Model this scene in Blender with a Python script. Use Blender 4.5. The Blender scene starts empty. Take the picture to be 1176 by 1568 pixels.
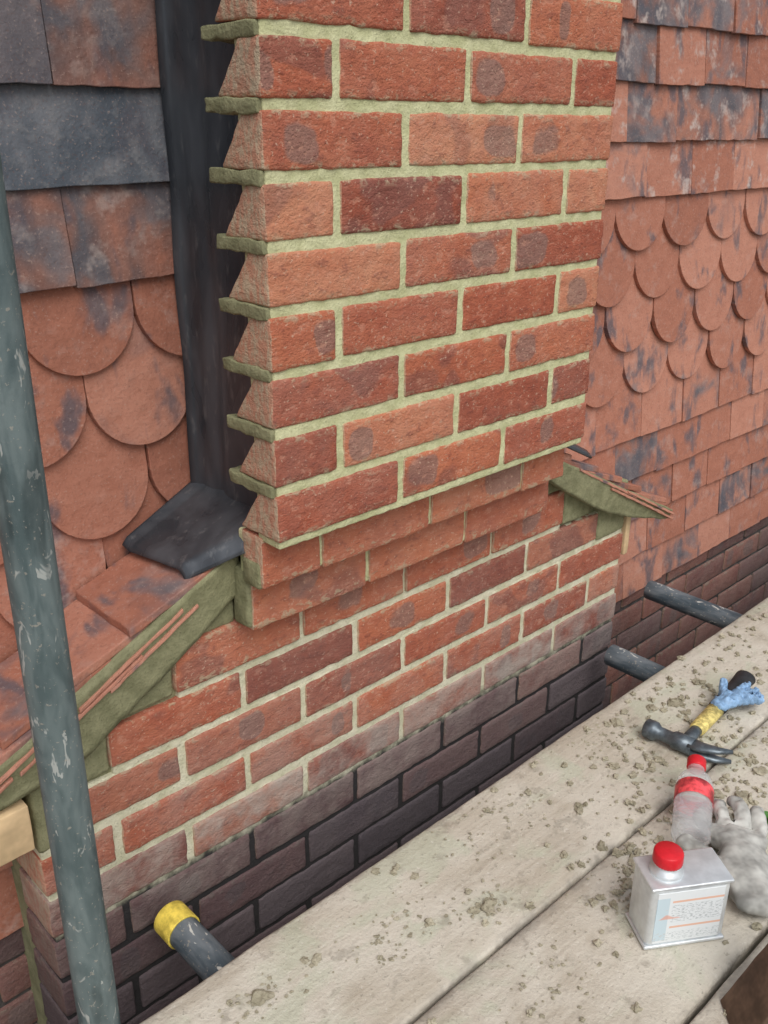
import bpy, bmesh, math, random
from mathutils import Vector, Matrix, noise
random.seed(7)
D=bpy.data; C=bpy.context; S=C.scene
T=.266; B=.125

# ------------------------------------------------------------------ helpers
def empty(name,loc=(0,0,0)):
    o=D.objects.new(name,None); o.location=loc; o.empty_display_size=.05
    S.collection.objects.link(o); return o
def link(name,me,parent=None,mats=(),smooth=False):
    o=D.objects.new(name,me); S.collection.objects.link(o)
    for m in mats: me.materials.append(m)
    if smooth: me.shade_smooth()
    if parent: o.parent=parent
    return o
class Acc:
    def __init__(s): s.v=[];s.f=[];s.loc=[];s.t=[]
    def build(s,name,parent,mats,smooth=True):
        me=D.meshes.new(name); me.from_pydata(s.v,[],s.f)
        a=me.attributes.new('loc','FLOAT_VECTOR','POINT'); a.data.foreach_set('vector',[c for l in s.loc for c in l])
        a=me.attributes.new('tint','FLOAT_COLOR','POINT'); a.data.foreach_set('color',[c for l in s.t for c in (*l,1.)])
        o=link(name,me,parent,mats,smooth)
        bm=bmesh.new();bm.from_mesh(me);bmesh.ops.recalc_face_normals(bm,faces=bm.faces);bm.to_mesh(me);bm.free()
        return o
def ax(a,b,cell,r):
    L=b-a; r=min(r,L*.3); n=max(1,int(round((L-2*r)/cell)))
    return [a]+[a+r+(L-2*r)*i/n for i in range(n+1)]+[b]
def rough_box(M,x0,x1,y0,y1,z0,z1,cell=.009,r=.0035,amp=.0012,tint=(0,0,0),warp=None,jit=0.,freq=55,xf=None,cell_y=None):
    idn=random.random()*40
    X=ax(x0,x1,cell,r);Y=ax(y0,y1,cell_y or cell*1.6,r);Z=ax(z0,z1,cell,r)
    cx,cy,cz=(x0+x1)/2,(y0+y1)/2,(z0+z1)/2
    rr=min(r,(x1-x0)*.3,(y1-y0)*.3,(z1-z0)*.3)
    rot=Matrix.Rotation(random.gauss(0,jit),3,'Y')@Matrix.Rotation(random.gauss(0,jit*.2),3,'Z') if jit else None
    d={}
    seed=Vector((idn*7,idn*3,idn))
    def vert(i,j,k):
        key=(i,j,k)
        if key in d: return d[key]
        p=Vector((X[i],Y[j],Z[k]))
        q=Vector((min(max(p.x,x0+rr),x1-rr),min(max(p.y,y0+rr),y1-rr),min(max(p.z,z0+rr),z1-rr)))
        e=p-q; L=e.length
        if L>1e-9: p=q+e*(rr/L)
        loc=(p.x-cx,p.z-cz,idn+(p.y-y0)*.9)
        if warp: p=warp(p)
        if rot: p=rot@(p-Vector((cx,cy,cz)))+Vector((cx,cy,cz))
        if amp:
            p=p+noise.noise_vector(p*freq+seed)*amp+noise.noise_vector(p*freq*3.3+seed)*amp*.5
        if xf: p=xf(p)
        d[key]=len(M.v);M.v.append(tuple(p));M.loc.append(loc);M.t.append(tint);return d[key]
    nx,ny,nz=len(X)-1,len(Y)-1,len(Z)-1
    for i in range(nx):
        for k in range(nz):
            M.f.append((vert(i,0,k),vert(i+1,0,k),vert(i+1,0,k+1),vert(i,0,k+1)))
            M.f.append((vert(i,ny,k+1),vert(i+1,ny,k+1),vert(i+1,ny,k),vert(i,ny,k)))
    for j in range(ny):
        for k in range(nz):
            M.f.append((vert(0,j+1,k),vert(0,j,k),vert(0,j,k+1),vert(0,j+1,k+1)))
            M.f.append((vert(nx,j,k),vert(nx,j+1,k),vert(nx,j+1,k+1),vert(nx,j,k+1)))
    for i in range(nx):
        for j in range(ny):
            M.f.append((vert(i,j,nz),vert(i+1,j,nz),vert(i+1,j+1,nz),vert(i,j+1,nz)))
            M.f.append((vert(i,j+1,0),vert(i+1,j+1,0),vert(i+1,j,0),vert(i,j,0)))
def prism(name,pts,y0,y1,parent,mats,bevel=.002):
    bm=bmesh.new()
    a=[bm.verts.new((x,y0,z)) for x,z in pts]; b=[bm.verts.new((x,y1,z)) for x,z in pts]
    bm.faces.new(a);bm.faces.new(b[::-1]);n=len(pts)
    for i in range(n): bm.faces.new((a[i],b[i],b[(i+1)%n],a[(i+1)%n]))
    bmesh.ops.recalc_face_normals(bm,faces=bm.faces)
    me=D.meshes.new(name);bm.to_mesh(me);bm.free()
    o=link(name,me,parent,mats)
    if bevel:
        m=o.modifiers.new('b','BEVEL');m.width=bevel;m.segments=2;m.limit_method='ANGLE'
    return o
# ------------------------------------------------------------------ material helper
class NT:
    def __init__(s,name):
        s.mat=D.materials.new(name);s.mat.use_nodes=True;s.t=s.mat.node_tree;s.n=s.t.nodes
        s.b=s.n['Principled BSDF']; s.b.inputs['Specular IOR Level'].default_value=.25
    def new(s,typ,**k):
        n=s.n.new(typ)
        for a,v in k.items(): setattr(n,a,v)
        return n
    def lk(s,a,b): s.t.links.new(a,b)
    def put(s,inp,v):
        if isinstance(v,bpy.types.NodeSocket): s.lk(v,inp)
        else: inp.default_value=v
    def attr(s,n): return s.new('ShaderNodeAttribute',attribute_name=n)
    def sep(s,v):
        n=s.new('ShaderNodeSeparateXYZ');s.lk(v,n.inputs[0]);return n.outputs
    def obj(s): return s.new('ShaderNodeTexCoord').outputs['Object']
    def onrm(s): return s.new('ShaderNodeTexCoord').outputs['Normal']
    def noise(s,vec,scale,detail=3,rough=.55,dist=0.):
        n=s.new('ShaderNodeTexNoise');s.lk(vec,n.inputs['Vector'])
        n.inputs['Scale'].default_value=scale;n.inputs['Detail'].default_value=min(detail,3)
        n.inputs['Roughness'].default_value=rough;n.inputs['Distortion'].default_value=dist
        return n.outputs['Fac']
    def scalev(s,vec,sc):
        n=s.new('ShaderNodeMapping');s.lk(vec,n.inputs[0]);n.inputs['Scale'].default_value=sc;return n.outputs[0]
    def math(s,op,a,b=0.,c=0.,clamp=False):
        n=s.new('ShaderNodeMath',operation=op,use_clamp=clamp)
        s.put(n.inputs[0],a);s.put(n.inputs[1],b);s.put(n.inputs[2],c);return n.outputs[0]
    def step(s,v,a,b,lo=0.,hi=1.):
        n=s.new('ShaderNodeMapRange',interpolation_type='SMOOTHSTEP')
        s.put(n.inputs['Value'],v);n.inputs['From Min'].default_value=a;n.inputs['From Max'].default_value=b
        n.inputs['To Min'].default_value=lo;n.inputs['To Max'].default_value=hi;return n.outputs[0]
    def ramp(s,v,stops):
        n=s.new('ShaderNodeValToRGB');s.put(n.inputs[0],v);e=n.color_ramp.elements
        while len(e)<len(stops): e.new(.5)
        for el,(p,c) in zip(e,stops): el.position=p;el.color=(*c,1)
        return n.outputs[0]
    def mix(s,f,a,b,mode='MIX'):
        n=s.new('ShaderNodeMix',data_type='RGBA',blend_type=mode)
        s.put(n.inputs[0],f)
        for i,v in ((6,a),(7,b)):
            if isinstance(v,tuple): n.inputs[i].default_value=(*v,1)
            else: s.lk(v,n.inputs[i])
        return n.outputs[2]
    def bump2(s,h1,d1,h2=None,d2=0.):
        h=s.math('MULTIPLY',h1,d1)
        if h2 is not None: h=s.math('MULTIPLY_ADD',h2,d2,h)
        n=s.new('ShaderNodeBump');s.lk(h,n.inputs['Height']);n.inputs['Strength'].default_value=1;n.inputs['Distance'].default_value=1
        return n.outputs[0]
    def out(s,col,rough=.85,normal=None,metal=0.):
        s.put(s.b.inputs['Base Color'],(*col,1) if isinstance(col,tuple) else col)
        s.put(s.b.inputs['Roughness'],rough);s.b.inputs['Metallic'].default_value=metal
        if normal: s.lk(normal,s.b.inputs['Normal'])
        return s.mat
def m_brick():
    s=NT('red_brick');loc=s.attr('loc').outputs['Vector'];t=s.sep(s.attr('tint').outputs['Vector'])
    l=s.sep(loc)
    n1=s.noise(loc,26,3,.65,.3)
    big=s.noise(s.scalev(loc,(1,1.2,1)),12,1,.4,.7)
    fac=s.math('MULTIPLY_ADD',t[0],.6,s.math('MULTIPLY',n1,.46))
    col=s.ramp(fac,[(.15,(.23,.060,.038)),(.42,(.355,.098,.055)),(.68,(.46,.155,.082)),(.95,(.56,.26,.15))])
    fine=s.noise(loc,170,3,.7)
    nm=s.noise(s.scalev(loc,(1,1.5,1)),50,3,.72)
    def oval(mul,th,w):
        r=s.math('FRACT',s.math('MULTIPLY',t[0],mul))
        ox=s.math('MULTIPLY_ADD',r,.16,-.08)
        dx=s.math('DIVIDE',s.math('SUBTRACT',l[0],ox),s.math('MULTIPLY_ADD',s.math('FRACT',s.math('MULTIPLY',r,17.)),w,.012))
        dz=s.math('DIVIDE',l[1],.024)
        q=s.math('ADD',s.math('POWER',s.math('ABSOLUTE',dx),3.),s.math('POWER',s.math('ABSOLUTE',dz),3.))
        q=s.math('MULTIPLY_ADD',s.math('SUBTRACT',big,.5),3.2,q)
        q=s.math('MULTIPLY_ADD',s.math('SUBTRACT',n1,.5),1.4,q)
        on=s.math('GREATER_THAN',s.math('FRACT',s.math('MULTIPLY',t[0],mul*3.7)),th)
        return s.math('MULTIPLY',s.step(q,1.,.5),on)
    km=s.math('MAXIMUM',oval(37.,.66,.030),oval(91.,.72,.022))
    kcol=s.mix(fine,(.12,.078,.072),(.31,.20,.165))
    col=s.mix(s.math('MULTIPLY',km,.68),col,kcol)
    bt=s.math('MULTIPLY',s.step(big,.53,.63),s.step(s.math('FRACT',s.math('MULTIPLY',t[0],23.)),.6,.8))
    col=s.mix(s.math('MULTIPLY',bt,.5),col,(.16,.07,.062))
    col=s.mix(s.step(nm,.55,.68,0,.5),col,(.19,.055,.04))
    col=s.mix(s.step(nm,.45,.32,0,.4),col,(.58,.29,.20))
    col=s.mix(s.step(fine,.60,.70,0,.6),col,(.60,.42,.31))
    sme=s.math('MULTIPLY',s.step(s.math('ABSOLUTE',l[1]),.019,.030),s.step(nm,.50,.62))
    col=s.mix(s.math('MULTIPLY',sme,.45),col,(.55,.50,.33))
    dk=s.mix(s.math('MULTIPLY_ADD',t[0],.5,s.math('MULTIPLY',fine,.6)),(.034,.033,.043),(.14,.112,.12))
    col=s.mix(t[1],col,dk)
    d=s.math('MULTIPLY',t[2],s.step(s.noise(s.obj(),14,3,.7),.25,.65),clamp=True)
    col=s.mix(d,col,(.40,.345,.30))
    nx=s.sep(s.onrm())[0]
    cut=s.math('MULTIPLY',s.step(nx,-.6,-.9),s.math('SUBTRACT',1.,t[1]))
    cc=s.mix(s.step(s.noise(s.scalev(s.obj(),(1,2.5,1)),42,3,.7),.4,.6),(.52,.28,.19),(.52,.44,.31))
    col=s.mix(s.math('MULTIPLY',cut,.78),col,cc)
    nb=s.bump2(s.noise(loc,330,2,.6),.0014,nm,.0036)
    return s.out(col,.92,nb)
def m_mortar(name,c1,c2,dark_below=None,c3=(.030,.028,.029)):
    s=NT(name);o=s.obj()
    n=s.noise(o,34,3,.65);f=s.noise(o,300,2,.6)
    col=s.mix(s.step(n,.3,.7),c1,c2)
    col=s.mix(s.step(f,.55,.7,0,.45),col,tuple(v*.62 for v in c1))
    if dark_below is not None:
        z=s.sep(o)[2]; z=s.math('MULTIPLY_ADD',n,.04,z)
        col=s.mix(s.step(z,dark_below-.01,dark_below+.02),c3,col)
    return s.out(col,.95,s.bump2(f,.0012,n,.004))
def m_tile():
    s=NT('clay_tile');loc=s.attr('loc').outputs['Vector'];t=s.sep(s.attr('tint').outputs['Vector'])
    n=s.noise(loc,9,3,.6,.5);n2=s.noise(loc,38,3,.7);fine=s.noise(loc,230,2,.6)
    col=s.ramp(s.math('MULTIPLY_ADD',t[0],.6,s.math('MULTIPLY',n2,.46)),
        [(.15,(.25,.098,.066)),(.5,(.38,.155,.102)),(.85,(.50,.235,.165))])
    soft=s.noise(s.scalev(loc,(1,.6,1)),15,3,.55,.3)
    warm=s.mix(s.step(soft,.35,.65),(.17,.095,.080),(.29,.155,.12))
    slate=s.mix(s.step(soft,.36,.66),(.085,.100,.122),(.165,.175,.195))
    slate=s.mix(s.step(n2,.52,.68,0,.35),slate,(.24,.24,.245))
    blue=s.mix(s.step(t[1],.65,.95),s.mix(s.step(n,.42,.58,.1,.75),warm,slate),slate)
    thr=s.math('SUBTRACT',s.math('ADD',n,t[1]),.98)
    m=s.step(thr,-.16,.14)
    col=s.mix(m,col,blue)
    sm=s.noise(s.scalev(loc,(1.6,.8,1)),11,3,.55,.3)
    col=s.mix(s.step(sm,.53,.68,0,.8),col,(.095,.095,.115))
    col=s.mix(s.math('MULTIPLY',s.step(s.noise(loc,22,3,.7),.52,.72),t[2]),col,(.54,.46,.42))
    col=s.mix(s.step(fine,.60,.70,0,.3),col,(.5,.36,.30))
    col=s.mix(s.step(fine,.42,.32,0,.3),col,(.16,.08,.06))
    return s.out(col,s.step(n2,.3,.7,.6,.85),s.bump2(fine,.0006,n2,.0028))
def m_lead():
    s=NT('lead');o=s.obj()
    n=s.noise(s.scalev(o,(1,1,.35)),14,3,.6,.5)
    col=s.mix(s.step(n,.3,.7),(.052,.058,.068),(.105,.115,.13))
    col=s.mix(s.step(s.noise(s.scalev(o,(1,1,.3)),60,3,.7),.56,.72,0,.4),col,(.22,.225,.23))
    return s.out(col,s.step(n,.3,.7,.24,.45),s.bump2(n,.002),.4)
def m_galv(name,c1,c2,splash=.35):
    s=NT(name);o=s.obj()
    n=s.noise(s.scalev(o,(1,1,.3)),30,3,.7,.4)
    col=s.mix(s.step(n,.35,.65),c1,c2)
    sp=s.noise(s.scalev(o,(1,1,.4)),55,3,.65,.8)
    col=s.mix(s.step(sp,.63,.67,0,splash),col,(.62,.62,.58))
    col=s.mix(s.step(s.noise(s.scalev(o,(1,1,.2)),24,3,.6,.2),.56,.68,0,.6),col,tuple(v*.45 for v in c1))
    f=s.noise(o,170,3,.6)
    col=s.mix(s.step(f,.62,.68,0,.6),col,(.36,.33,.28))
    return s.out(col,s.step(n,.3,.7,.45,.75),s.bump2(f,.0004,sp,.0008),.15)
def m_board():
    s=NT('scaffold_board_wood');o=s.obj()
    g=s.noise(s.scalev(o,(1.2,26,26)),3.2,3,.65,.6)
    col=s.ramp(g,[(.25,(.38,.33,.26)),(.5,(.48,.43,.35)),(.75,(.55,.50,.42))])
    dust=s.noise(o,5,3,.65,.4)
    col=s.mix(s.step(dust,.36,.60,0,.82),col,(.61,.57,.49))
    col=s.mix(s.step(s.noise(s.scalev(o,(1,1.6,1)),7.5,3,.6,.5),.52,.66,0,.6),col,(.47,.49,.375))
    st=s.noise(o,24,3,.75)
    col=s.mix(s.step(st,.57,.70,0,.55),col,(.30,.27,.22))
    f=s.noise(o,120,3,.7)
    col=s.mix(s.step(f,.61,.69,0,.6),col,(.27,.245,.20))
    col=s.mix(s.step(f,.38,.30,0,.5),col,(.68,.65,.58))
    yy=s.math('ABSOLUTE',s.math('SUBTRACT',s.math('FRACT',s.math('DIVIDE',s.math('SUBTRACT',s.sep(o)[1],-.0815),.2325)),.5))
    col=s.mix(s.math('MULTIPLY',s.step(yy,.42,.5),s.step(st,.38,.6)),col,(.33,.30,.255))
    return s.out(col,.92,s.bump2(g,.0008,f,.0022))
def m_plain(name,c,rough=.5,metal=0.,var=.25,sc=40,bump=.2):
    s=NT(name);o=s.obj();n=s.noise(o,sc,3,.65)
    col=s.mix(s.step(n,.3,.7),tuple(v*(1-var) for v in c),tuple(min(1,v*(1+var)) for v in c))
    return s.out(col,rough,s.bump2(n,.001*bump),metal)
BR=m_brick();TI=m_tile();LE=m_lead();BO=m_board()
MO=m_mortar('lime_mortar',(.46,.465,.255),(.61,.605,.37))
MOD=m_mortar('fresh_shaded_olive_mortar',(.19,.19,.105),(.28,.275,.16))  # wet olive mortar; its dark tone also paints in the stack side's shade
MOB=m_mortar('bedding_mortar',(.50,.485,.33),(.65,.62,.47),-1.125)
MDK=m_mortar('old_dark_mortar',(.05,.045,.045),(.10,.09,.085))

# ------------------------------------------------------------------ chimney
chim=empty('brick_chimney')
bricks=Acc(); mort=Acc(); tooth=Acc()
def row(M,xa,xb,joints,y0,y1,z0,z1,tf,gap=.0058,cell=.009,warp_first=None,jit=.004,amp=.0015,dyr=.0007):
    js=[xa]+[j for j in joints if xa+.02<j<xb-.02]+[xb]
    for i in range(len(js)-1):
        a=js[i]+(gap if i else 0)+random.uniform(-.0015,.0015)*(i>0);b=js[i+1]-(gap if i<len(js)-2 else 0)
        dy=random.uniform(-dyr,dyr)
        rough_box(M,a,b,y0+dy,y1,z0+random.uniform(-.0015,.0015),z1+random.uniform(-.0015,.0015),
          cell=cell,amp=amp,tint=tf(),warp=(warp_first if i==0 else None),jit=jit)
def tred(): return (random.uniform(.02,1.0),0,random.uniform(0,.15))
for k in range(-7,8):
    zt=-.075*k-.0065;zb=-.075*(k+1)+.0065
    off=.1075 if k%2==0 else .22
    js=[off+.225*n for n in range(-1,4)]
    def wf(p,zt=zt,zb=zb):
        u=(zt-p.z)/(zt-zb); d=.036+.048*u
        f=min(1,max(0,1-(p.x-.0)/.09))
        full=.086
        dep=full*(1-f)+d*f
        return Vector((p.x,p.y*dep/full,p.z))
    row(bricks,0,.665,js,0,.086,zb,zt,tred,warp_first=wf)
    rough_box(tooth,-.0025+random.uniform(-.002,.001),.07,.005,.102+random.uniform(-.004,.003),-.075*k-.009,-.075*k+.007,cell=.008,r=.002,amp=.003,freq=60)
rough_box(mort,.004,.6615,.0030,.05,-.605,.525,cell=.0065,r=.002,amp=.0012,freq=60,cell_y=.05)
zz=[-.6,-.68,-.762,-.844]
cor=lambda lo,hi:(lambda:(random.uniform(lo,hi),0,.12))
row(bricks,.002,.668,[.105,.325,.55],.040,.085,zz[1]+.002,zz[0]-.001,cor(.5,.85),gap=.003,jit=.002)
row(bricks,.012,.684,[.23,.455],.080,.124,zz[2]+.002,zz[1]-.001,cor(.35,.75),gap=.003,jit=.002)
row(bricks,-.094,.80,[.131,.356,.581],.123,.21,zz[3]+.007,zz[2]-.001,cor(.25,.65),gap=.004,jit=.002)
rough_box(mort,.006,.665,.044,.1,zz[1]+.004,zz[0]-.004,cell=.01,amp=.001,cell_y=.05)
rough_box(mort,.018,.68,.084,.14,zz[2]+.004,zz[1]-.004,cell=.01,amp=.001,cell_y=.05)
xl=[-.203,-.262,-.317,-.317]; xr=[.93,1.037,1.037,1.037]
for m in range(0,9):
    hz=.007 if m<4 else .005
    zt=-.844-.075*m-hz;zb=-.844-.075*(m+1)+hz
    js=[.0188+.1125*(2*n+(m%2)) for n in range(-3,6)]
    a=xl[min(m,3)];b=xr[min(m,3)]
    dark=[0.02,.04,.06,.42,.80,.95,.97,.97,.97][m];dust=[.12,.15,.3,.85,.30,.06,.02,0,0][m]
    row(bricks,a,b,js,B,B+.095,zb,zt,lambda:(random.uniform(.05,.9),min(1,max(0,dark+random.uniform(-.1,.12))) if m>2 else random.choice([0,0,.05,.25]),dust*random.uniform(.5,1.2)),jit=.005,cell=.010)
basem=Acc()
rough_box(basem,-.3135,1.0335,B+.0036,B+.06,-1.6,-.922,cell=.009,r=.002,amp=.0013,freq=55,cell_y=.06)
rough_box(basem,-.20,1.0335,B+.0039,B+.06,-.93,-.85,cell=.009,r=.002,amp=.0013,freq=55,cell_y=.06)
rough_box(basem,-.09,.80,B+.0039,B+.06,-.86,-.77,cell=.009,r=.002,amp=.0013,freq=55,cell_y=.06)
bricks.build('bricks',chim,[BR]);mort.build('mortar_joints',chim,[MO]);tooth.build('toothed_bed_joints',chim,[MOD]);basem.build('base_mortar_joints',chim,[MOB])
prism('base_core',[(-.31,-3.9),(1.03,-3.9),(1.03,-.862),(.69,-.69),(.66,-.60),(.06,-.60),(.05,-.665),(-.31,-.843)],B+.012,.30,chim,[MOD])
prism('stack_core',[(.06,-.66),(.655,-.66),(.655,.52),(.06,.52)],.045,.30,chim,[MDK])
inf=Acc()
for (a,b,z0,z1,y,y1) in [(-.262,-.203,-.915,-.80,.128,.17),(-.316,-.262,-.992,-.86,.127,.17),(-.20,-.096,-.842,-.78,.129,.17),(-.096,.012,-.765,-.70,.127,.17),
        (.80,.89,-.84,-.755,.121,.17),(.93,1.034,-.917,-.80,.125,.17),(.69,.80,-.762,-.71,.125,.17),(.005,.03,-.757,-.665,.084,.122),(-.002,.025,-.678,-.640,.045,.084)]:
    rough_box(inf,a,b,y,y1,z0,z1,cell=.01,amp=.0014,freq=45,r=.005)
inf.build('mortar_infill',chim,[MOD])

# ------------------------------------------------------------------ shoulder roofs
def shoulder(name,side):
    E=empty(name)
    X=(lambda x:x) if side<0 else (lambda x:.665-x)
    surf=lambda x:-.651+.5*x
    yf=.107 if side<0 else .085
    A=Acc()
    ends=[-.162,-.252,-.342,-.437] if side<0 else [-.11,-.20,-.29,-.38,-.49]
    for i,e in enumerate(ends):
        top=min(e+.155,.02)
        def xf(p,e=e,top=top):
            u=(p.x-e)/(top-e)
            return Vector((X(p.x),p.y,surf(p.x)+.022*(1-u)+p.z))
        yj=random.uniform(-.005,.004)
        rough_box(A,e,top,yf+.010+yj,.262,-.007,.006,cell=.015,r=.002,amp=.0014,tint=(random.uniform(.3,.9),random.choice([.1,.25,.4]),.15),xf=xf,freq=30)
    segs=[(-.44,-.25,-.012,-.003),(-.245,-.085,-.014,-.002),(-.33,-.15,-.026,-.0015),(-.20,-.06,-.028,-.001),(-.44,-.34,-.027,-.002)]
    if side>0: segs=[(-.50,-.30,-.004,-.004),(-.46,-.24,-.013,-.003),(-.34,-.12,-.002,-.002),(-.50,-.36,-.016,-.004)]
    for a,b,dz,y in segs:
        def xf(p,dz=dz,a=a,b=b):
            return Vector((X(p.x),p.y,surf(p.x)+dz+p.z+.006*(p.x-a)/(b-a)))
        rough_box(A,a,b,yf+y,.2,-.0028,.0028,cell=.012,r=.001,amp=.0014,tint=(.95,0,.1),xf=xf,freq=60)
    A.build('roof_tiles',E,[TI],False)
    M=Acc()
    low=[(-.46,-.040),(-.40,-.048),(-.362,-.055),(-.241,-.096),(-.106,-.084),(-.03,-.074),(.012,-.068)] if side<0 else [(-.50,-.018),(-.47,-.026),(-.36,-.048),(-.255,-.060),(-.15,-.056),(-.06,-.045),(.0,-.03)]
    def lowf(x):
        for (a,za),(b,zb2) in zip(low,low[1:]):
            if a<=x<=b: return za+(zb2-za)*(x-a)/(b-a)
        return low[-1][1]
    def face(x,u):
        zq=surf(x)+.006+(lowf(x)-.006)*(1-u)
        q=Vector((X(x),yf+(1-u)*.008,zq)); return q+noise.noise_vector(q*50)*.0012+noise.noise_vector(q*15)*.0022
    n=70;rows=10;a0,b0=low[0][0],low[-1][0]
    for i in range(n+1):
        x=a0+(b0-a0)*i/n
        for j in range(-3,rows+4):
            if j<0:
                q0=face(x,1);q=Vector((q0.x,q0.y-.03*j,q0.z-.004))
            elif j<=rows: q=face(x,1-j/rows)
            else:
                q0=face(x,0); q=Vector((q0.x,q0.y+.03*(j-rows),q0.z+.002))
            M.v.append(tuple(q));M.loc.append((q.x,q.z,0));M.t.append((0,0,0))
    R=rows+7
    for i in range(n):
        for j in range(R-1):
            a=i*R+j; M.f.append((a,a+1,a+R+1,a+R))
    for i in (0,n): M.f.append(tuple(i*R+j for j in range(R)))
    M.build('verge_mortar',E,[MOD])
    return E
shL=shoulder('chimney_shoulder_roof',-1)
shR=shoulder('chimney_shoulder_roof.001',1)
WD=m_plain('pine',(.62,.45,.26),.7,var=.2,sc=20)
def plank(name,x0,x1,y0,y1,z0,z1,parent=None,mat=WD):
    A=Acc();rough_box(A,x0,x1,y0,y1,z0,z1,cell=.02,r=.002,amp=.0008,tint=(0,0,0));return A.build(name,parent,[mat])
plank('batten_end',-.385,-.325,.112,.27,-.965,-.895,shL)
plank('batten_end',1.045,1.062,.125,.27,-.985,-.885,shR)
# ------------------------------------------------------------------ lead flashing
lead=empty('lead_flashing')
def sheet(name,fn,nu,nv,parent,th=.0022):
    v=[];f=[]
    for i in range(nu+1):
        for j in range(nv+1): v.append(tuple(fn(i/nu,j/nv)))
    for i in range(nu):
        for j in range(nv):
            a=i*(nv+1)+j; f.append((a,a+1,a+nv+2,a+nv+1))
    me=D.meshes.new(name);me.from_pydata(v,[],f);o=link(name,me,parent,[LE],True)
    m=o.modifiers.new('s','SOLIDIFY');m.thickness=th;m.offset=0;return o
def side(u,v):
    z=-.63+1.13*u;y=.04+(.262-.04)*v
    x=.050+.006*math.exp(-((v-.72)/.05)**2)+noise.noise(Vector((y*9,z*6,4)))*.005
    if v>.93: x-=(v-.93)*.16
    return Vector((x,y,z))
sheet('side_flashing',side,80,24,lead)
def apron(u,v):
    yfr=.064+.062*u**.8
    y=.264-(.264-yfr)*v
    xr=.066-.048*max(0,v-.6)/.4*(1 if v>.6 else 0)
    xlft=-.082+.018*v
    x=xr+(xlft-xr)*u
    z=-.651+.5*x+.032+noise.noise(Vector((x*10,y*10,3)))*.002
    if v>.88: z-=.018*((v-.88)/.12)**2
    if u>.95: z-=.006*(u-.95)/.05
    if v<.12: z+=(.12-v)*.06
    return Vector((x,y,z))
sheet('shoulder_apron',apron,34,50,lead,.003)
def apronR(u,v):
    y=.264-(.264-.080)*v; x=.60+(.215)*u
    z=-.651-.5*(x-.665)+.050+noise.noise(Vector((x*12,y*12,8)))*.003
    if v>.88: z-=.014*((v-.88)/.12)**2
    return Vector((x,y,z))
sheet('shoulder_apron_far',apronR,16,24,lead,.004)
# ------------------------------------------------------------------ tile hung wall
wall=empty('tile_hung_wall')
def tile(M,xc,w,zb,scallop,tint,L=.205,th=.012,clipL=None,clipR=None):
    idn=random.random()*50
    if scallop:
        rr=w/2
        pts=[(-w/2,L),(-w/2,rr)]+[(rr*math.cos(a),rr+rr*math.sin(a)) for a in [math.pi+math.pi*i/18 for i in range(1,18)]]+[(w/2,rr),(w/2,L)]
    else:
        nb=[random.uniform(-.0012,.0012) for _ in range(7)]
        pts=[(-w/2,L),(-w/2,0)]+[(-w/2+w*i/8,nb[i-1]) for i in range(1,8)]+[(w/2,0),(w/2,L)]
    if clipL is not None or clipR is not None:
        lo=-9 if clipL is None else clipL-xc; hi=9 if clipR is None else clipR-xc
        n=[]
        for i in range(len(pts)):
            p,q=pts[i],pts[(i+1)%len(pts)]
            inp=lo<=p[0]<=hi; inq=lo<=q[0]<=hi
            if inp:n.append(p)
            if inp!=inq:
                c=lo if (p[0]<lo or q[0]<lo) else hi
                t=(c-p[0])/(q[0]-p[0]);n.append((c,p[1]+(q[1]-p[1])*t))
        pts=n
    ra=random.gauss(0,.010);dz=random.gauss(0,.002);dy=random.uniform(0,.004);sk=random.gauss(0,.018)
    base=len(M.v);N=len(pts)
    for lay in (0,1):
        for (x,z) in pts:
            X=xc+x+ra*z; Z=zb+z-ra*x+dz
            Y=T+.031-.1*(L-z)-(th if lay==0 else 0)-dy+sk*x
            M.v.append((X,Y,Z));M.loc.append((x,z,idn));M.t.append(tint)
    M.f.append(tuple(base+i for i in range(N)));M.f.append(tuple(base+N+i for i in range(N))[::-1])
    for i in range(N):
        j=(i+1)%N;M.f.append((base+i,base+N+i,base+N+j,base+j))
M=Acc()
g=.1169
for k in range(-5,11):
    zb=-.053-g*k; xe=.058
    scal=3<=k<=7
    w=.165
    if k<3: first=.165 if k%2==0 else .2475
    else: first=.0825 if k%2 else .165
    x=xe;i=0
    while x>-1.3:
        ww=first if i==0 else w
        bl={-1:.6,0:.58,1:.95,2:.62}.get(k, .2 if k>2 else .6)
        tint=(random.uniform(.2,.9),min(1,max(0,bl+random.uniform(-.08,.08))),random.uniform(.05,.4))
        if scal and i==0 and first<.1: tile(M,x,.165-.002,zb,True,tint,clipR=xe)
        else: tile(M,x-ww/2,ww-.002,zb,scal,tint)
        x-=ww;i+=1
g2=.1112
for k in range(-5,12):
    zb=-.0175-g2*k; w=.188
    scal=3<=k<=6
    ph=1.203 if k%2 else 1.109
    n=-3
    while True:
        xc=ph+w*n;n+=1
        if xc>3.4: break
        bl=.36 if k<0 else (.33 if k<3 else (.14 if scal else .28))
        tint=(random.uniform(.25,1),min(1,max(0,bl+random.uniform(-.22,.26))),random.uniform(.3,.9) if k<3 else .2)
        if xc+w/2>.69: tile(M,xc,w-.0025,zb,scal,tint,clipL=(.672 if xc-w/2<.672 else None))
o=M.build('clay_tiles',wall,[TI],False)
bv=o.modifiers.new('b','BEVEL');bv.width=.0012;bv.segments=2;bv.limit_method='ANGLE'
prism('backing',[(-1.6,-1.2),(3.6,-1.2),(3.6,.7),(-1.6,.7)],T+.036,T+.2,wall,[MDK],0)
bw=empty('brick_wall');M=Acc()
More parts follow.
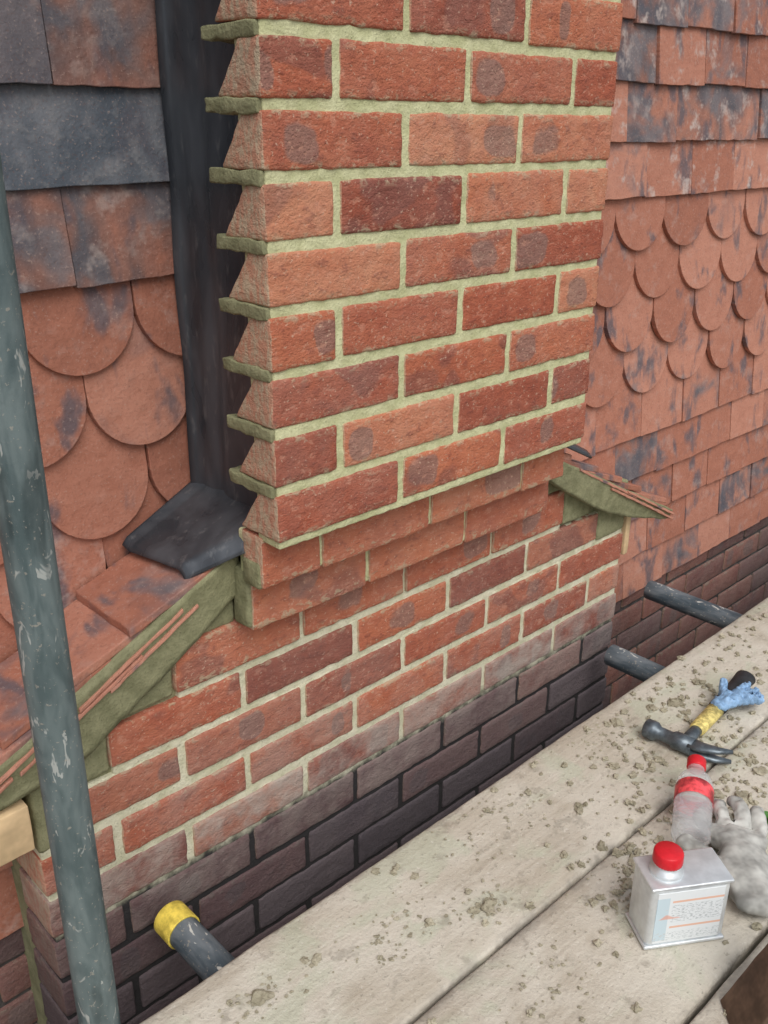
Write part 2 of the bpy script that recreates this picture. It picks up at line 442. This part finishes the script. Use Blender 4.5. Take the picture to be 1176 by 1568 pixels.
for m in range(0,10):
    zt=-1.215-.075*m-.005;zb=zt-.065
    row(M,-1.6,3.4,[-1.6+.1125*(m%2)+.225*n for n in range(1,23)],T+.012,T+.1,zb,zt,
        lambda:(random.uniform(.1,.6),random.uniform(.55,.88),.12),cell=.03,jit=.003)
M.build('wall_bricks',bw,[BR]);prism('wall_body',[(-1.6,-3.9),(3.4,-3.9),(3.4,-1.2),(-1.6,-1.2)],T+.018,T+.25,bw,[MDK],0)
# ------------------------------------------------------------------ scaffold
def tube(name,p0,p1,mat,r=.02415,wall_t=.004,parent=None,ring=48,seg=40):
    p0=Vector(p0);p1=Vector(p1);d=(p1-p0);L=d.length
    bm=bmesh.new();prev=None
    prof=[(r-wall_t,.03),(r-wall_t,0),(r-.0005,0),(r,.0008)]+[(r,L*i/seg) for i in range(1,seg)]+[(r,L-.0008),(r-.0005,L),(r-wall_t,L),(r-wall_t,L-.03)]
    for rr,z in prof:
        c=[bm.verts.new((rr*math.cos(2*math.pi*i/ring),rr*math.sin(2*math.pi*i/ring),z)) for i in range(ring)]
        if prev:
            for i in range(ring): bm.faces.new((prev[i],prev[(i+1)%ring],c[(i+1)%ring],c[i]))
        prev=c
    bmesh.ops.recalc_face_normals(bm,faces=bm.faces)
    me=D.meshes.new(name);bm.to_mesh(me);bm.free()
    o=link(name,me,parent,[mat],True);o.location=p0;o.rotation_mode='QUATERNION';o.rotation_quaternion=d.to_track_quat('Z','Y');return o
GP=m_galv('weathered_galvanised',(.085,.118,.122),(.16,.20,.20),.5)
GT=m_galv('weathered_steel_tube',(.07,.095,.115),(.18,.205,.225),.9)
tube('scaffold_pole',(-.34,-.052,-3.98),(-.34,-.052,1.3),GP,seg=60)
t1=tube('scaffold_tube',(-.158,.088,-1.182),(-.158,-1.3,-1.182),GT)
tube('scaffold_tube.001',(.955,.075,-1.182),(.955,-1.3,-1.182),GT)
tube('scaffold_tube.002',(1.295,.19,-1.182),(1.295,-1.3,-1.182),GT)
YC=m_plain('yellow_plastic',(.75,.58,.10),.5,var=.3,sc=60)
tube('end_cap',(0,0,-.004),(0,0,.036),YC,r=.027,wall_t=.003,parent=t1,seg=4)
for i,(ya,yb) in enumerate([(-.309,-.084),(-.541,-.314),(-.776,-.549),(-1.01,-.782)]):
    M=Acc();rough_box(M,-1.3,3.2,ya,yb,-1.156,-1.118,cell=.02,r=.005,amp=.0016,freq=9,tint=(random.random(),0,0))
    M.build('scaffold_board'+('' if i==0 else '.%03d'%i),None,[BO])
ZB=-1.117
# ------------------------------------------------------------------ debris
CR=m_mortar('mortar_crumbs',(.27,.245,.175),(.45,.41,.31))
bm=bmesh.new()
def crumb(x,y,s,flat=.6,z=ZB):
    res=bmesh.ops.create_icosphere(bm,subdivisions=2,radius=1)
    sd=Vector((random.random()*99,random.random()*99,0));a=random.random()*6
    R=Matrix.Rotation(a,3,'Z');sx=random.uniform(.7,1.5)
    for v in res['verts']:
        p=v.co*(1+1.1*noise.noise(v.co*1.9+sd));p=Vector((p.x*sx,p.y,max(p.z,-.5)*flat))
        p=R@p*s; v.co=p+Vector((x,y,z+s*flat*.35))
for i in range(1000):
    q=random.random()
    if q<.45: x,y=random.gauss(.64,.15),random.gauss(-.33,.10)
    elif q<.62: x,y=random.gauss(1.0,.25),random.gauss(-.16,.05)
    elif q<.75: x,y=random.gauss(.36,.05),random.gauss(-.36,.03)
    else: x,y=random.uniform(-.25,1.4),random.uniform(-.75,-.09)
    if -.09>y>-.9 and abs(y+.3115)>.006 and abs(y+.545)>.008: crumb(x,y,random.choice([.0012,.0016,.002,.003,.004,.0055]),random.uniform(.4,.9))
for x,y,s in [(.66,-.13,.011),(.70,-.12,.008),(.75,-.15,.009),(.55,-.20,.009),(.58,-.23,.008),(.8,-.17,.010),(.52,-.33,.007),(.61,-.36,.010),(.63,-.39,.012),(.60,-.41,.009),(.72,-.38,.01),(.33,-.37,.009),(.155,-.255,.012),(.145,-.262,.008),(-.175,-.16,.011),(.9,-.16,.008),(.85,-.13,.009),(.08,-.1,.006),(.35,-.1,.006)]:
    crumb(x,y,s,.45)
for cx_,cy_,n_,sp in [(.02,-.20,60,.035),(.155,-.25,40,.03),(-.175,-.16,40,.028),(.30,-.15,50,.05),(.1,-.4,50,.05),(.62,-.14,60,.04)]:
    for _ in range(n_):
        x,y=random.gauss(cx_,sp),random.gauss(cy_,sp*.6)
        if -.092>y and abs(y+.3115)>.006: crumb(x,y,random.uniform(.0010,.0028),.35)
me=D.meshes.new('mortar_debris');bm.to_mesh(me);bm.free();link('mortar_debris',me,None,[CR])
# ------------------------------------------------------------------ metal can
def frame(o,loc,ang): o.location=loc;o.rotation_euler=(0,0,ang)
can=empty('metal_can')
TINm=m_plain('tinplate',(.70,.74,.76),.34,.5,.12,30)
s=NT('can_label');o_=s.obj();xyz=s.sep(o_);K=.66
def bnd(a,b): return s.math('MULTIPLY',s.step(xyz[2],a*K,a*K+.0008),s.step(xyz[2],b*K,b*K+.0008,1,0))
txt=s.step(s.noise(s.scalev(o_,(150,1,420)),1.5,2,.5),.53,.57)
W_=(.76,.80,.82)
col=s.mix(s.math('MULTIPLY',txt,s.math('MULTIPLY',bnd(.065,.11),s.step(xyz[0],.03,.031))),W_,(.50,.54,.56))
blk=s.math('MULTIPLY',s.step(xyz[0],.026,.027,1,0),bnd(.02,.13));col=s.mix(blk,col,(.56,.68,.74))
col=s.mix(s.math('MULTIPLY',bnd(.116,.121),s.step(xyz[0],.03,.031)),col,(.78,.48,.36))
col=s.mix(s.math('MULTIPLY',bnd(.05,.055),s.step(xyz[0],.03,.031)),col,(.78,.48,.36))
red=s.math('MULTIPLY',s.step(s.noise(o_,26,1),.50,.54),bnd(.075,.10))
col=s.mix(s.math('MULTIPLY',red,.7),col,(.74,.32,.22))
col=s.mix(s.math('MULTIPLY',txt,bnd(.018,.04)),col,(.55,.6,.62))
LB=s.out(col,.4)
Hc=.104
A=Acc();rough_box(A,0,.113,0,.060,.002,Hc-.002,cell=.03,r=.007,amp=0);A.build('body',can,[TINm])
A=Acc();rough_box(A,.009,.104,-.0008,.004,.009,Hc-.009,cell=.05,r=.0006,amp=0);A.build('label',can,[LB],False)
for z in (0,Hc-.005):
    A=Acc();rough_box(A,-.0015,.1145,-.0015,.0615,z,z+.005,cell=.03,r=.0024,amp=0);A.build('rim',can,[TINm])
RD=m_plain('red_plastic',(.62,.02,.03),.35,var=.12)
def lathe(name,prof,mat,parent=None,ring=40,smooth=True,ribs=0):
    bm=bmesh.new();prev=None
    for r,z in prof:
        c=[bm.verts.new((r*(1+(.03 if ribs and i%2 else 0))*math.cos(2*math.pi*i/ring),r*(1+(.03 if ribs and i%2 else 0))*math.sin(2*math.pi*i/ring),z)) for i in range(ring)] if r>0 else [bm.verts.new((0,0,z))]
        if prev:
            for i in range(ring):
                a=prev[i%len(prev)];b=prev[(i+1)%len(prev)];d=c[(i+1)%len(c)];e=c[i%len(c)]
                fs=list(dict.fromkeys([a,b,d,e]))
                if len(fs)>2: bm.faces.new(fs)
        prev=c
    bmesh.ops.recalc_face_normals(bm,faces=bm.faces)
    me=D.meshes.new(name);bm.to_mesh(me);bm.free();return link(name,me,parent,[mat],smooth)
nk=lathe('neck',[(.022,Hc),(.022,Hc+.006),(.0175,Hc+.008),(.0165,Hc+.018)],TINm,can);nk.location=(.032,.030,0)
cp=lathe('screw_cap',[(0,Hc+.034),(.0175,Hc+.034),(.0190,Hc+.032),(.0195,Hc+.018),(.0188,Hc+.016),(0,Hc+.016)],RD,can,ring=60,ribs=1);cp.location=(.032,.030,0)
frame(can,(.245,-.451,ZB+.001),math.atan2(-.062,.094))
# ------------------------------------------------------------------ water bottle (lying down)
bot=empty('water_bottle')
s=NT('clear_plastic');s.b.inputs['Transmission Weight'].default_value=.6;s.b.inputs['IOR'].default_value=1.25;s.b.inputs['Alpha'].default_value=.62
s.b.inputs['Specular IOR Level'].default_value=1.
CP=s.out((.93,.96,.98),.06)
prof=[(0,.004),(.020,.002),(.026,.004),(.029,.010)]
for i in range(1,6): 
    z=.010+.012*i; prof+=[(.029,z),(.0265,z+.004),(.029,z+.008)]
prof+=[(.029,.108),(.026,.120),(.019,.130),(.013,.137),(.012,.142),(.0135,.144),(.012,.146),(.012,.150)]
lathe('shell',prof,CP,bot)
lathe('wrap_label',[(.0290,.072),(.0297,.074),(.0297,.100),(.0290,.102)],m_plain('red_label',(.62,.07,.08),.4,var=.6,sc=60),bot)
lathe('bottle_cap',[(0,.165),(.013,.165),(.0145,.163),(.0148,.147),(.0140,.145),(0,.145)],RD,bot,ring=60,ribs=1)
bd=Vector((.130,.068,.030)).normalized()
bot.location=(.445,-.400,ZB+.030);bot.rotation_mode='QUATERNION';bot.rotation_quaternion=bd.to_track_quat('Z','Y')
# ------------------------------------------------------------------ gloves
def glove(name,mat,sc=1.,seed=1,flat=.55,crump=.004):
    rnd=random.Random(seed)
    me=D.meshes.new(name);V=[(0,0,.02),(0,-.05,.018),(0,-.10,.016),(0,.045,.022)];E=[(0,1),(1,2),(0,3)];Rr=[.040,.035,.040,.038]
    for i,(bx,L,an) in enumerate([(-.033,.062,.25),(-.011,.075,.06),(.012,.070,-.08),(.033,.055,-.28)]):
        b=len(V);p=Vector((bx,.055,.02));V.append(tuple(p));E.append((3,b));Rr.append(.015)
        a=an+rnd.uniform(-.15,.15)
        for j in range(3):
            p=p+Vector((-math.sin(a)*L/3,math.cos(a)*L/3,rnd.uniform(-.008,.010)));a+=rnd.uniform(-.25,.25)
            V.append(tuple(p));E.append((b+j,b+j+1));Rr.append(.0135-.0006*j)
    b=len(V);p=Vector((-.040,-.02,.02));V.append(tuple(p));E.append((0,b));Rr.append(.018)
    for j in range(3):
        p=p+Vector((-.017,.017,.004));V.append(tuple(p));E.append((b+j,b+j+1));Rr.append(.015)
    me.from_pydata(V,E,[]);o=link(name,me,None,[mat])
    m=o.modifiers.new('skin','SKIN');m.use_smooth_shade=True
    sk=me.skin_vertices[0].data
    for i,r in enumerate(Rr): sk[i].radius=(r,r*flat) if i<4 else (r,r*.8)
    sk[0].use_root=True
    m=o.modifiers.new('sub','SUBSURF');m.levels=3;m.render_levels=3
    tx=D.textures.new(name+'t','CLOUDS');tx.noise_scale=.026*sc;tx.noise_depth=2
    m=o.modifiers.new('d','DISPLACE');m.texture=tx;m.strength=crump*3;m.mid_level=.5;m.texture_coords='LOCAL'
    o.scale=(sc,)*3;return o
GL=m_plain('grey_white_fabric',(.40,.40,.375),.95,var=.4,sc=22,bump=.8)
gw=glove('work_glove',GL,1.,4,.55,.0048);frame(gw,(.470,-.475,ZB+.008),-.85)
NB=m_plain('blue_nitrile',(.22,.36,.55),.4,var=.3,sc=30)
gb=glove('disposable_glove',NB,.62,9,.35,.006);frame(gb,(.850,-.258,ZB+.014),-1.9);gb.scale=(.5,.5,.8)
# ------------------------------------------------------------------ claw hammer
ham=empty('claw_hammer')
ST=m_plain('dark_steel',(.13,.155,.175),.38,.6,.3,60);RB=m_plain('black_rubber',(.03,.03,.033),.6,var=.3)
YL=m_plain('yellow_grip',(.70,.57,.20),.5,var=.45,sc=90)
def loft(name,secs,mat,parent,ring=20):
    bm=bmesh.new();prev=None
    for c,hw,hh,dr in secs:
        c=Vector(c);d=Vector(dr).normalized();side=d.cross(Vector((0,0,1)))
        side.normalize();up=side.cross(d)
        cc=[bm.verts.new(c+side*hw*math.cos(2*math.pi*i/ring)+up*hh*math.sin(2*math.pi*i/ring)) for i in range(ring)]
        if prev:
            for i in range(ring): bm.faces.new((prev[i],prev[(i+1)%ring],cc[(i+1)%ring],cc[i]))
        else: bm.faces.new(cc[::-1])
        prev=cc
    bm.faces.new(prev);bmesh.ops.recalc_face_normals(bm,faces=bm.faces)
    me=D.meshes.new(name);bm.to_mesh(me);bm.free();return link(name,me,parent,[mat],True)
loft('handle_neck',[((.0,0,.016),.013,.009,(1,0,0)),((.045,0,.015),.011,.009,(1,0,0)),((.06,0,.015),.011,.010,(1,0,0))],ST,ham)
loft('handle',[((.055,0,.015),.0125,.011,(1,0,0)),((.06,0,.015),.0145,.012,(1,0,0)),((.14,0,.015),.0155,.013,(1,0,0))],YL,ham)
loft('grip',[((.14,0,.015),.015,.0125,(1,0,0)),((.15,0,.015),.0175,.014,(1,0,0)),((.20,0,.0155),.015,.013,(1,0,0)),((.25,0,.0155),.0175,.0145,(1,0,0)),((.285,0,.0155),.020,.0155,(1,0,0)),((.292,0,.0155),.014,.011,(1,0,0))],RB,ham)
loft('face',[((0,.072,.017),.0155,.0155,(0,1,0)),((0,.069,.017),.0175,.0175,(0,1,0)),((0,.052,.017),.0175,.0175,(0,1,0)),((0,.045,.017),.012,.012,(0,1,0)),((0,.022,.017),.012,.012,(0,1,0)),((0,.016,.017),.016,.016,(0,1,0)),((0,-.018,.017),.016,.016,(0,1,0))],ST,ham)
for sg in (-1,1):
    loft('claw',[((0,-.012,.017+sg*.006),.015,.008,(0,-1,0)),((.000,-.035,.017+sg*.007),.013,.007,(.1,-1,0)),((.006,-.058,.017+sg*.009),.009,.0055,(.35,-1,0)),((.018,-.080,.017+sg*.010),.003,.004,(.7,-1,0))],ST,ham)
frame(ham,(.672,-.258,ZB+.001),.10)
# ------------------------------------------------------------------ foreground timber, leaf
BW=m_plain('stained_timber',(.13,.082,.055),.8,var=.4,sc=25)
tp=plank('timber_post',0,.07,-.035,.035,0,.16,None,BW);tp.location=(.222,-.585,ZB)
tp.rotation_euler=(0,.42,-.76)
LF=m_plain('leaf_green',(.06,.18,.035),.5,var=.3)
def leafm(name,loc,rot):
    bm=bmesh.new();L=.05;n=10
    mid=[bm.verts.new((L*i/n,0,.004*math.sin(i/n*3.1))) for i in range(n+1)]
    for sg in (1,-1):
        e=[bm.verts.new((L*i/n,sg*.014*math.sin(math.pi*min(1,(i/n)**.8)),.007*math.sin(i/n*3.1))) for i in range(1,n)]
        ch=[mid[0]]+e+[mid[n]]
        for i in range(n):
            fs=list(dict.fromkeys([mid[i],mid[i+1],ch[i+1],ch[i]]))
            if len(fs)>2: bm.faces.new(fs)
    me=D.meshes.new(name);bm.to_mesh(me);bm.free();o=link(name,me,None,[LF],True);o.location=loc;o.rotation_euler=rot;return o
leafm('leaf',(.580,-.435,ZB+.006),(.05,-.08,-.5))
# ------------------------------------------------------------------ ground / sky / light
me=D.meshes.new('ground');me.from_pydata([(-300,-300,-4),(300,-300,-4),(300,300,-4),(-300,300,-4)],[],[(0,1,2,3)])
link('ground',me,None,[m_plain('ground_earth',(.07,.065,.055),.95,var=.4,sc=2)])
w=D.worlds.new('World');S.world=w;w.use_nodes=True;nt=w.node_tree
sk=nt.nodes.new('ShaderNodeTexSky');sk.sky_type='NISHITA';sk.sun_disc=False
SE,SA=math.radians(52),math.radians(205)
sk.sun_elevation=SE;sk.sun_rotation=SA;sk.dust_density=3
hs=nt.nodes.new('ShaderNodeHueSaturation');hs.inputs['Saturation'].default_value=.35
nt.links.new(sk.outputs[0],hs.inputs['Color']);nt.links.new(hs.outputs[0],nt.nodes['Background'].inputs[0])
nt.nodes['Background'].inputs[1].default_value=.15
ld=D.lights.new('sun','SUN');ld.energy=1.5;ld.angle=math.radians(40);ld.color=(1,.97,.92)
so=D.objects.new('sun',ld);S.collection.objects.link(so)
sd=Vector((math.sin(SA)*math.cos(SE),math.cos(SA)*math.cos(SE),math.sin(SE)))
so.rotation_mode='QUATERNION';so.rotation_quaternion=sd.to_track_quat('Z','Y')
# ------------------------------------------------------------------ camera
a,b,c=[math.radians(v) for v in (43.66418,22.51268,-.43033)]
fwd=Vector((math.sin(a)*math.cos(b),math.cos(a)*math.cos(b),-math.sin(b)))
right=Vector((math.cos(a),-math.sin(a),0));down=fwd.cross(right)
r2=right*math.cos(c)+down*math.sin(c);d2=-right*math.sin(c)+down*math.cos(c)
cd=D.cameras.new('camera');co=D.objects.new('camera',cd);S.collection.objects.link(co)
co.matrix_world=Matrix(((r2.x,-d2.x,-fwd.x,-.66725),(r2.y,-d2.y,-fwd.y,-.8945),(r2.z,-d2.z,-fwd.z,-.08899),(0,0,0,1)))
cd.sensor_fit='VERTICAL';cd.sensor_height=36;cd.lens=36*1450.92/1568;cd.clip_start=.02;cd.clip_end=1000
S.camera=co
S.view_settings.view_transform='Standard';S.view_settings.look='None';S.view_settings.exposure=0
